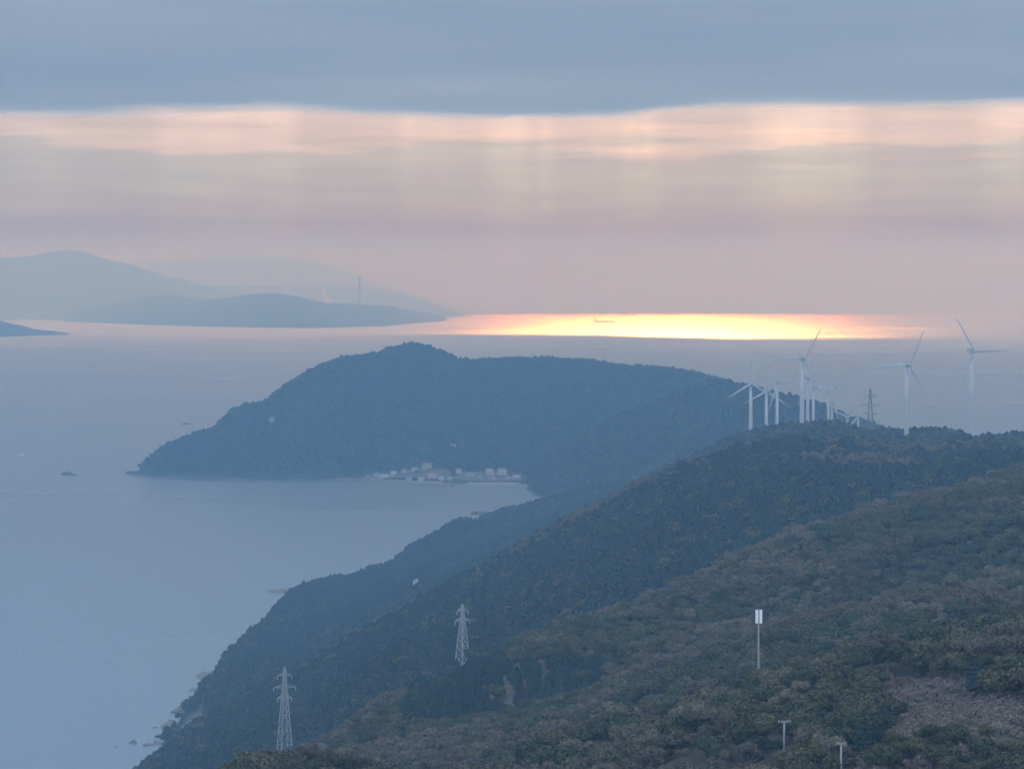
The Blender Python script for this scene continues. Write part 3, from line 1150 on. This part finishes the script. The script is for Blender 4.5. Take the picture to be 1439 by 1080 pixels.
pylon(400, 1068, 936, None, 4.0, [(.90, 4.6, (1, -1)), (.775, 7.2, (1, -1)), (.66, 4.6, (1, -1))],
      'large grey lattice pylon low on the left end of the wooded slope', FACE, rz=.5)
pylon(650, 934, 848, None, 3.4, [(.88, 4.4, (1, -1)), (.72, 6.0, (1, -1))],
      'grey lattice pylon rising behind the dark wood in the middle of the slope', FACE, rz=.75)
pylon(1223, 605, 545, 3350.0, 3.2, [(.82, 5.0, (1, -1)), (.64, 8.5, (1, -1)), (.46, 6.5, (1, -1))],
      'dark lattice pylon on the ridge among the wind turbines', COAST, rz=.1, pr=.2, M_STEEL=M_DULL)


def mast():
    px, pb, ptop = 1066, 970, 857
    d = NEAR.hit(px, pb)
    x, y, z = at(px, pb, d)
    z = NEAR.zxy(x, y)
    H = CAMH - (ptop - HY) / F * d - z
    k = d / F                       # metres per photo pixel here
    root = empty('antenna_mast', (x, y, z))
    tag(root, 'slim grey mast with white upright antenna panels on top, standing in the brown wood', 'antenna mast')
    MB().lathe([(1.5 * k, -1), (1.4 * k, 3), (1.2 * k, H * .55), (.9 * k, H - .5)], 12).build('pole', M_POLE, root, True)
    ph = 19 * k
    for i, (dx, dy) in enumerate(((-2.5, -2.0), (3.0, -2.2), (-6.2, 1.6), (6.6, 1.4), (0, 3))):
        b = MB().box((dx * k, dy * k, H - ph / 2 + .2), ((3.9 if i < 2 else 2.4) * k, 1.6 * k, ph), 0 if i < 2 else (.9 if dx < 0 else -.9))
        p = b.build('antenna_panel', M_PANEL if i < 2 else M_DARK, root)
        if i > 1:
            p['label'] = 'dark side antenna panel'
    for t in (.3, .85):
        b = MB()
        zc = H - ph * t
        for s in range(6):
            a0, a1 = 2 * PI * s / 6, 2 * PI * (s + 1) / 6
            b.bar((4.2 * k * math.cos(a0), 2.6 * k * math.sin(a0), zc), (4.2 * k * math.cos(a1), 2.6 * k * math.sin(a1), zc), .35 * k)
            b.bar((0, 0, zc), (4.2 * k * math.cos(a0), 2.6 * k * math.sin(a0), zc), .3 * k)
        b.build('mounting_frame', M_DARK, root)
    zc = H * (970 - 952) / (970 - 857)
    MB().box((-.2 * k, -1.9 * k, zc), (3.4 * k, 1.8 * k, 7 * k)).build('cabinet', M_PANEL, root)
    for f in (.27, .46):
        b = MB()
        b.bar((-6 * k * (1 if f < .4 else .2), -.5 * k, H * f), (5 * k, -.5 * k, H * f + (.9 * k if f > .4 else 0)), .5 * k)
        b.build('bracket', M_STEEL, root)
    CLEAR.append((x, y, 4))
    for q in range(4, 110, 5):
        LANE.append((x * (1 - q / d), y - q, 6.0, q))


mast()


def utility_pole(px, pb, ptop, arm, label, tilt):
    d = NEAR.hit(px, pb)
    x, y, _ = at(px, pb, d)
    z = NEAR.zxy(x, y)
    H = CAMH - (ptop - HY) / F * d - z
    k = d / F
    root = empty('utility_pole', (x, y, z), tilt)
    tag(root, label, 'utility pole', 'short utility poles in the foreground wood')
    MB().lathe([(1.75 * k, -1), (1.6 * k, H * .5), (1.15 * k, H)], 10).build('pole', M_POLE, root, True)
    MB().box((0, -.8 * k, H - 1.5 * k), (2 * arm * k, 1.0 * k, 1.5 * k)).build('cross_arm', M_POLE, root)
    for s in (-.85, -.4, .4, .85):
        MB().lathe([(.35 * k, 0), (.8 * k, .6 * k), (.8 * k, 1.8 * k), (.3 * k, 2.1 * k)], 8, (s * arm * k, -.8 * k, H - .75 * k)).build('insulator', M_WHITE, root)
    CLEAR.append((x, y, 2.5))
    for q in range(4, 110, 4):
        LANE.append((x * (1 - q / d), y - q, 6.0, q))


utility_pole(1102, 1066, 1012, 10, 'concrete utility pole with a long thin crossarm, left of the shorter one', .35)
utility_pole(1182, 1100, 1043, 7, 'concrete utility pole with a short pale crossarm, cut by the bottom edge', -.1)

# ------------------------------------------------------------------ plant the woods
FIELD = [(1212, 962), (1260, 958), (1330, 966), (1390, 985), (1470, 1000), (1470, 1045), (1380, 1036), (1300, 1048), (1262, 1040), (1245, 1005)]
DARKW = [(560, 1005), (575, 965), (640, 940), (700, 925), (800, 915), (850, 925), (860, 945), (800, 975), (740, 990), (660, 1010)]
DARK2 = [(1290, 940), (1350, 932), (1410, 955), (1425, 990), (1370, 985), (1300, 965)]
DARK3 = [(1150, 985), (1200, 965), (1250, 990), (1262, 1005), (1200, 1040), (1165, 1040)]
DARK4 = [(1060, 1010), (1110, 1000), (1120, 1040), (1050, 1050)]

x, y, z, px, py = scatter(NEAR, 5.2, 560, 2250, py_max=1150)
pyc = py - 4.5 / y * F          # middle of the crown in the photo
br = noise_pick(x * .9 + .4 * y, y * .5, 48) + .5 * (noise_pick(x + 500, y * .7, 150) - .5) + RNG.normal(size=x.shape) * .10
br = br + np.interp(px, (600, 1000, 1439), (-.05, .02, .04))
kinds = np.where(br > .585, 'bare', 'evergreen').astype(object)
scale = RNG.uniform(.45, 1.3, x.shape) * np.where(RNG.random(x.shape) < .12, 1.25, 1.0) * np.interp(noise_pick(x - 900, y, 60), (.2, .8), (.85, 1.12))
fld = inside(px, py, FIELD)
dk = inside(px, pyc, DARKW)
kinds[dk] = np.where(RNG.random(dk.sum()) < .95, 'conifer', 'evergreen')
for poly in (DARK2, DARK3, DARK4):
    q = inside(px, pyc, poly)
    kinds[q] = np.where(RNG.random(q.sum()) < .35, 'conifer', 'evergreen')
kinds[fld] = 'bare'
scale[fld] *= .3
for cx, cy, rr, q in LANE:
    near = (x - cx) ** 2 + (y - cy) ** 2 < rr * rr
    scale[near] = np.minimum(scale[near], .13 + .1 * q / 7.5)
front = (px > 1215) & (py > 1036) & ~fld
scale[front] *= np.interp(py[front], (1036, 1120), (.62, .95))
scale[kinds == 'conifer'] *= .8
keep = np.ones(x.shape, bool)
for cx, cy, r in CLEAR:
    keep &= (x - cx) ** 2 + (y - cy) ** 2 > r * r
x, y, z, px, py, kinds, scale, fld = (a[keep] for a in (x, y, z, px, py, kinds, scale, fld))
# the nearest trees stand as things of their own
inview = (px > -10) & (px < 1450) & (py - 6.2 * scale / y * F < 1066) & ~fld
rank = np.argsort(-np.where(inview, scale / y, 0))[:290]
solo = np.zeros(x.shape, bool)
solo[rank] = True
LAB = {'evergreen': ('evergreen_tree', 'rounded green evergreen tree in the foreground wood along the bottom edge', 'foreground evergreen trees'),
       'bare': ('bare_tree', 'leafless brown tree in the foreground wood along the bottom edge', 'foreground bare brown trees'),
       'conifer': ('conifer_tree', 'dark pointed conifer in the foreground wood along the bottom edge', 'foreground dark conifers')}
for i in np.nonzero(solo)[0]:
    k = kinds[i]
    nm, lab, grp = LAB[k]
    tm, cm = random.choice(PROTO[k])
    r = empty(nm, (x[i], y[i], z[i]), random.uniform(0, 6.28))
    r.scale = (scale[i],) * 3
    tag(r, lab, 'tree', grp)
    link_mesh('trunk', tm, None, r)
    link_mesh('crown', cm, None, r)
q = ~solo & ~fld
forest('woodland', x[q], y[q], z[q], kinds[q], scale[q], '_near')

x, y, z, px, py = scatter(NEAR, 1.9, 600, 1100, px0=1180, px1=1500, py_max=1120)
q = (inside(px, py, FIELD) | ((px > 1190) & (py > 950) & (y < 1000))) & (RNG.random(x.shape) < .9)
forest('dry_scrub', x[q], y[q], z[q], np.full(q.sum(), 'scrub', object), RNG.uniform(.7, 1.5, q.sum()), '_near')

x, y, z, px, py = scatter(FACE, 5.8, 1650, 3000)
br = noise_pick(x, y * .6, 110) + RNG.normal(size=x.shape) * .08 + np.interp(py - f_py(px), (-20, 0, 22, 50), (.12, .12, .06, 0))
kinds = np.where(br > .74, 'bare', 'evergreen').astype(object)
kinds[(kinds == 'evergreen') & (RNG.random(x.shape) < .72)] = 'conifer'  # darker conifer crowns stand in for evergreens in the hillside's shade
forest('hillside_woodland', x, y, z, kinds, RNG.uniform(.65, 1.3, x.shape), '_far')

x, y, z, px, py = scatter(COAST, 6.4, 2650, 6000, px0=200)
ok = (z - sea_z(y)) > 2 + 3 * RNG.random(x.shape)
x, y, z = x[ok], y[ok], z[ok]
kinds = np.where(RNG.random(x.shape) < np.interp(px[ok], (650, 800), (.65, .25)), 'conifer', 'evergreen').astype(object)
forest('coastal_woodland', x, y, z, kinds, RNG.uniform(.7, 1.2, x.shape), '_far')
x, y, z, px, py = scatter(BACK, 10.5, 4200, 6700, px0=728)
forest('ridge_woodland', x, y, z, np.where(RNG.random(x.shape) < .5, 'conifer', 'evergreen').astype(object), RNG.uniform(.7, 1.75, x.shape), '_far')

# ------------------------------------------------------------------ village under the headland
HOUSE_WALL = [plain('plaster', c, .85, vary=.1, scale=.3) for c in ((.54, .54, .53), (.42, .42, .42), (.48, .44, .42), (.32, .32, .33), (.54, .42, .40))]
HOUSE_ROOF = [plain('roof_tile', c, .7, vary=.2, scale=.6) for c in ((.16, .17, .19), (.26, .25, .25), (.26, .17, .15), (.32, .33, .35))]
M_WIN = plain('window_glass', (.05, .06, .07), .2, vary=.1)


def house(px, py, w, dp, h, roof_h, wall, roof, label, rz, flat=False, land=HEAD, name='house', group='houses of the village under the headland'):
    d = float(sea_d(py)) if land is None else land.hit(px, py)
    x, y, z = at(px, py, d)
    if land is not None:
        z = land.zxy(x, y)
    root = empty(name, (x, y, z), rz)
    tag(root, label, 'building' if name != 'house' else 'house', group)
    MB().box((0, 0, h / 2 - 1), (w, dp, h + 2)).build('wall', HOUSE_WALL[wall], root)
    b = MB()
    if flat:
        b.box((0, 0, h + .3), (w + .6, dp + .6, .55))
    else:
        hw, hd = w / 2 + .6, dp / 2 + .6
        v = [(-hw, -hd, h), (hw, -hd, h), (hw, hd, h), (-hw, hd, h), (-hw * .85, 0, h + roof_h), (hw * .85, 0, h + roof_h)]
        b.add(v, [(3, 2, 1, 0), (0, 1, 5, 4), (2, 3, 4, 5), (1, 2, 5), (3, 0, 4)])
    b.build('roof', HOUSE_ROOF[roof], root)
    n = max(2, int(w / 4))
    for fl in range(max(1, int(h / 3))):
        for i in range(n):
            MB().box((-w / 2 + (i + .5) * w / n, -dp / 2 - .02, 1.6 + fl * 3), (w / n * .5, .12, 1.3)).build('window', M_WIN, root)
    for q in (0, 8, 16):
        CLEAR.append((x, y - q, max(w, dp) * .6 + 3))
    return root


VIL = [
    (600, 659, 14, 12, 9, 3, 4, 2, 'tall pinkish building with a red roof, highest in the village', .2, False),
    (608, 671, 15, 10, 7, 2.5, 4, 2, 'wide pink house just below the tall pinkish building', -.1, False),
    (583, 663, 10, 9, 6, 2.5, 0, 3, 'white house on the rise left of the tall pinkish building', .3, False),
    (568, 665, 9, 8, 6, 2.5, 1, 0, 'grey house with a dark roof left of the white one on the rise', .1, False),
    (553, 667, 9, 8, 5, 2.2, 0, 3, 'low white house with a pale roof halfway along the left shore', -.2, False),
    (540, 671, 16, 10, 6, 2, 0, 3, 'long white shed with a pale roof on the left shore of the village', .1, True),
    (529, 669, 9, 8, 5, 2.2, 1, 0, 'small grey house with a dark roof near the root of the breakwater', .2, False),
    (517, 672, 8, 7, 4.5, 2, 3, 1, 'leftmost small grey house of the village', 0, False),
    (592, 675, 11, 8, 5, 2.2, 1, 1, 'grey house on the quay below the pinkish building', .1, False),
    (575, 675, 10, 8, 5, 2, 3, 0, 'dark roofed house on the quay left of the grey one', -.1, False),
    (620, 674, 9, 8, 5, 2.2, 0, 1, 'white house at the quay right of the pink house', .2, False),
    (632, 674, 8, 8, 5, 2.2, 2, 0, 'beige house in the middle of the village waterfront', 0, False),
    (645, 665, 9, 8, 6, 2.4, 0, 3, 'white house with a pale roof in the middle of the village', -.2, False),
    (661, 670, 12, 9, 6, 2.4, 2, 1, 'beige house between the pink house and the white blocks', .1, False),
    (664, 674, 10, 8, 4, 2, 3, 0, 'low dark roofed house on the waterfront below the beige one', .1, False),
    (675, 672, 7, 7, 4, 2, 1, 1, 'low grey house on the waterfront below the white blocks', -.1, False),
    (688, 667, 13, 10, 8, 3, 0, 3, 'left one of the two big white blocks at the right of the village', .15, False),
    (706, 667, 16, 10, 8, 3.5, 0, 3, 'right one of the two big white blocks, wider than the other', -.2, False),
    (714, 674, 9, 8, 5, 2, 2, 1, 'beige house on the shore below the wide white block', .1, False),
    (726, 672, 13, 8, 5, 2, 0, 3, 'white house at the far right end of the village', 0, False),
    (692, 674, 11, 8, 4.5, 2, 4, 2, 'pink house with a red roof on the shore below the white blocks', .1, False),
]
for a in VIL:
    house(*a)
house(383, 592, 11, 8, 5, 3, 1, 1, 'lone pale building high on the headland slope', .4, group='lone buildings', name='hillside_building')
house(637, 628, 8, 7, 4, 2, 1, 1, 'small lone pale building on the slope above the village', .2, group='lone buildings', name='hillside_building')
house(592, 823, 13, 8, 4, 3, 1, 1, 'lone white building on the coastal slope above the near shore', .5, land=COAST, group='lone buildings', name='hillside_building')
for pxx in (478, 494):
    pass

def village_ground():
    """trodden earth, lanes and paving between the houses, laid over the foot of the headland"""
    cols, rows = 120, 26
    pxs = np.linspace(506, 734, cols)
    vs = []
    for p in pxs:
        d0 = float(h_bd(p)) + 4
        dep = np.interp(p, (506, 540, 600, 650, 700, 734), (20, 90, 190, 100, 130, 40)) * (1 + .25 * math.sin(p * .31) + .15 * math.sin(p * .83))
        for j in range(rows):
            d = d0 + dep * j / (rows - 1)
            vs.append(((p - CX) / F * d, d, float(HEAD.z(np.array([p]), np.array([d]))[0]) + .7))
    fs = [(i * rows + j, (i + 1) * rows + j, (i + 1) * rows + j + 1, i * rows + j + 1) for i in range(cols - 1) for j in range(rows - 1)]
    o = MB().add(vs, fs).build('village_ground', ground('village_earth', (.10, .10, .09), (.30, .29, .27), wl=22))
    tag(o, kind='structure')


village_ground()
x, y, z, px, py = scatter(HEAD, 10.5, 6400, 9500, px0=180, px1=1100)
ok = ((z - sea_z(y)) > 6 + 4 * RNG.random(x.shape))
vil = (px > 503) & (px < 735) & (py > np.interp(px, (503, 560, 590, 610, 640, 680, 735), (671, 664, 652, 652, 665, 661, 664)))
ok &= ~(vil & (RNG.random(x.shape) < .965))
x, y, z = x[ok], y[ok], z[ok]
forest('headland_woodland', x, y, z, np.where(RNG.random(x.shape) < .5, 'conifer', 'evergreen').astype(object), RNG.uniform(.7, 1.75, x.shape), '_far')


def quay(name, pts, w, h, label, cat, m=None):
    """a strip of concrete standing in the water along photo points"""
    P = [Vector(on_sea(*p)) for p in pts]
    vs, fs = [], []
    for i, p in enumerate(P):
        t = (P[min(i + 1, len(P) - 1)] - P[max(i - 1, 0)]).normalized()
        s = Vector((-t.y, t.x, 0)).normalized() * w / 2
        k = len(vs)
        for q, zz in ((s * 1.25, -4), (s, h), (-s, h), (-s * 1.25, -4)):
            vs.append((p.x + q.x, p.y + q.y, p.z + zz))
        if i:
            for j in range(3):
                fs.append((k - 4 + j, k - 3 + j, k + 1 + j, k + j))
    n = len(vs)
    fs += [(0, 1, 2, 3), (n - 1, n - 2, n - 3, n - 4)]
    o = MB().add(vs, fs).build(name, m or M_QUAY)
    tag(o, label, cat)
    return o


quay('breakwater', [(478, 674.5), (520, 677.5), (570, 680.5), (610, 682.5), (636, 683)], 14, 4.5, 'long concrete breakwater in front of the village', 'breakwater')
quay('quay', [(520, 675.0), (580, 676.4), (640, 677.4), (690, 678.2), (734, 678.5)], 80, 2.5, 'concrete quay along the village waterfront', 'quay', plain('quay_concrete', (.36, .36, .35), .9, vary=.3, scale=.08))


# ------------------------------------------------------------------ rocks and spits
def rock(px, py, w, h, label, dpt=None, seed=0, group='sea rocks'):
    x, y, z = on_sea(px, py)
    rg = np.random.default_rng(seed)
    v, f = ICO2
    n = 1 + .28 * rg.normal(size=(len(v), 1)).clip(-1.4, 1.4)
    w2 = v * n * np.array([w / 2, (dpt or w * .7) / 2, h])
    w2[:, 2] = np.maximum(w2[:, 2], -2)
    o = MB().add(w2.tolist(), f).build('rock', M_ROCK)
    o.location = (x, y, z)
    tag(o, label, 'rock', group)


rock(95, 667, 22, 6, 'dark rock islet standing alone off the tip of the headland', seed=1)
rock(104, 667.5, 12, 2, 'low dark rock touching the right side of the lone islet', seed=2)
rock(187, 1044, 5.5, 2.8, 'small pointed rock in the water, leftmost dark one off the near shore', seed=3)
rock(208, 1047, 9, 1.6, 'flat dark rock between the pointed rock and the near shore', seed=4)
rock(222, 1045, 8, 2.4, 'dark rock almost touching the near shore', seed=5)
rock(218, 1022, 3.5, .8, 'barely showing pale rock above the row of dark rocks', seed=6)
rock(162, 1049, 3.0, .6, 'faint low rock farthest left off the near shore', seed=7)
rock(240, 1022, 14, 4, 'craggy rock ledge at the foot of the near shore', seed=8, dpt=24)
rock(253, 1000, 14, 4, 'craggy rock point jutting left above the ledge', seed=9, dpt=20)
rock(292, 951, 20, 5, 'narrow rock point halfway up the near shore', seed=10, dpt=30)
rock(188, 665, 30, 5, 'low rocks at the very tip of the headland', seed=11, dpt=40)
rock(678, 722, 40, 4, 'low rock spit where the shore meets the bay', seed=12, dpt=40)


_rg2 = random.Random(21)
for i in range(18):
    t = _rg2.uniform(0, 1)
    pxr = 234 + 74 * t
    pyr = float(c_py(np.array([pxr]))[0]) + _rg2.uniform(-1, 3)
    rock(pxr - _rg2.uniform(0, 9), pyr, _rg2.uniform(5, 13), _rg2.uniform(1.2, 4.5), 'jagged dark rock fringing the foot of the near wooded shore', seed=40 + i, dpt=_rg2.uniform(6, 22), group='jagged rocks along the near shore')


def spit():
    quay('jetty', [(384, 832.5), (400, 831), (425, 828), (450, 822)], 17, 3.0, 'small flat jetty poking out from the coast on the left', 'jetty')


spit()


# ------------------------------------------------------------------ vessels
def hull(b, L, Bm, h, draft, rake=.12):
    st = [(-L / 2, .75), (-L * .3, 1), (L * .28, 1), (L * .42, .62), (L / 2, .06)]
    vs, fs = [], []
    for i, (xx, k) in enumerate(st):
        e = rake * L * .25 if i == len(st) - 1 else 0
        vs += [(xx - e, -Bm / 2 * k * .8, -draft), (xx, -Bm / 2 * k, h + (h * .25 if i > 3 else 0)), (xx, Bm / 2 * k, h + (h * .25 if i > 3 else 0)), (xx - e, Bm / 2 * k * .8, -draft)]
        if i:
            n = 4 * i
            for j in range(4):
                q = (j + 1) % 4
                fs.append((n - 4 + j, n - 4 + q, n + q, n + j))
    n = len(vs)
    fs += [(3, 2, 1, 0), (n - 4, n - 3, n - 2, n - 1)]
    return b.add(vs, fs)


def cargo_ship():
    x, y, z = on_sea(850, 453)
    L = 31.0 * y / F
    root = empty('cargo_ship', (x, y, z))
    tag(root, 'long dark cargo ship with its bridge at the left, crossing the golden water', 'ship')
    hull(MB(), L, 34, 11, 6).build('hull', M_DARK, root)
    MB().box((-L * .42, 0, 22), (L * .09, 30, 22)).build('bridge', M_STEEL, root)
    MB().box((-L * .455, 0, 37), (L * .03, 9, 9)).build('funnel', M_DARK, root)
    for i in range(5):
        MB().box((-L * .28 + i * L * .14, 0, 12.5), (L * .115, 26, 3)).build('hatch', M_STEEL, root)
    MB().bar((L * .44, 0, 12), (L * .44, 0, 24), .9).build('mast', M_DARK, root)


def boat(px, py, L, rz, label, hm, cm):
    x, y, z = on_sea(px, py)
    root = empty('boat', (x, y, z), rz)
    tag(root, label, 'boat', 'small boats on the near sea')
    hull(MB(), L, L * .24, L * .09, .5).build('hull', hm, root)
    MB().box((-L * .15, 0, L * .16), (L * .28, L * .18, L * .15), 0, .85).build('cabin', cm, root)
    MB().bar((-L * .05, 0, L * .2), (-L * .05, 0, L * .42), .15).build('mast', M_DARK, root)
    return x, y, z


cargo_ship()
boat(262, 596, 22, .05, 'dark fishing boat alone on the open water above the headland slope', M_DARK, M_STEEL)
bx, by, bz = boat(29, 640, 18, 2.75, 'small white boat trailing a pale wake near the left edge', M_PANEL, M_PANEL)


def wake():
    m = plain('foam', (.7, .74, .77), .8, vary=.2, scale=.05)
    b = MB()
    rg = random.Random(4)
    d = Vector((math.cos(2.75), math.sin(2.75), 0))
    s = Vector((-d.y, d.x, 0))
    for i in range(90):
        t = i / 89
        c = Vector((bx, by, 0)) - d * (8 + 80 * t ** 1.2) + s * rg.uniform(-1, 1) * (2 + 11 * t)
        r = rg.uniform(1.5, 4.2) * (1.2 - .6 * t)
        vs = [(c.x + r * 2 * math.cos(a) * rg.uniform(.6, 1.3), c.y + r * 4 * math.sin(a) * rg.uniform(.6, 1.3), bz + .02) for a in np.linspace(0, 2 * PI, 8)[:-1]]
        vs.append((c.x, c.y, bz + .35))
        b.add(vs, [(j, (j + 1) % 7, 7) for j in range(7)])
    o = b.build('wake', m)
    tag(o, kind='stuff')


wake()


# ------------------------------------------------------------------ island: chimney and steam
def island_works():
    d = ISLE.hit(505, 427.6)
    x, y, z = at(505.5, 428, d)
    H = (428 - 388) / F * d
    root = empty('chimney', (x, y, z))
    tag(root, 'very tall thin power station chimney on the far island', 'chimney')
    MB().lathe([(13, -20), (11, 0), (8.5, H * .5), (7.5, H)], 14).build('shaft', M_CONC, root, True)
    MB().lathe([(9.2, H - 6), (9.2, H + 2)], 14).build('rim', M_DARK, root)
    d = ISLE.hit(461, 426)
    m = bpy.data.materials.new('steam')
    m.use_nodes = True
    t = m.node_tree
    t.nodes.clear()
    v = nd(t, 'ShaderNodeVolumePrincipled', i_Density=.06, i_Anisotropy=.8)
    v.inputs['Color'].default_value = (1, 1, 1, 1)
    v.inputs['Absorption Color'].default_value = (1, 1, 1, 1)
    lk(t, v.outputs[0], nd(t, 'ShaderNodeOutputMaterial').inputs['Volume'])
    b = MB()
    rg = np.random.default_rng(3)
    for px, py, r in ((462, 425, 4.0), (458, 424.5, 3.4), (464, 423, 3.0), (460, 421, 3.2), (457.5, 418.5, 2.4), (456.5, 416, 2.4), (455.5, 412.5, 3.0), (456.5, 410, 2.6), (455.5, 408.5, 1.6)):
        x, y, z = at(px, py, d)
        v, f = ICO2
        s = 1.2 * r * d / F
        w = np.array([x, y, z]) + v * s * (1 + .12 * rg.normal(size=(len(v), 1)))
        b.add(w.tolist(), f)
    o = b.build('steam_plume', m, None, True)
    tag(o, 'bright white steam plume rising from the far island', 'steam plume')


island_works()
haze()
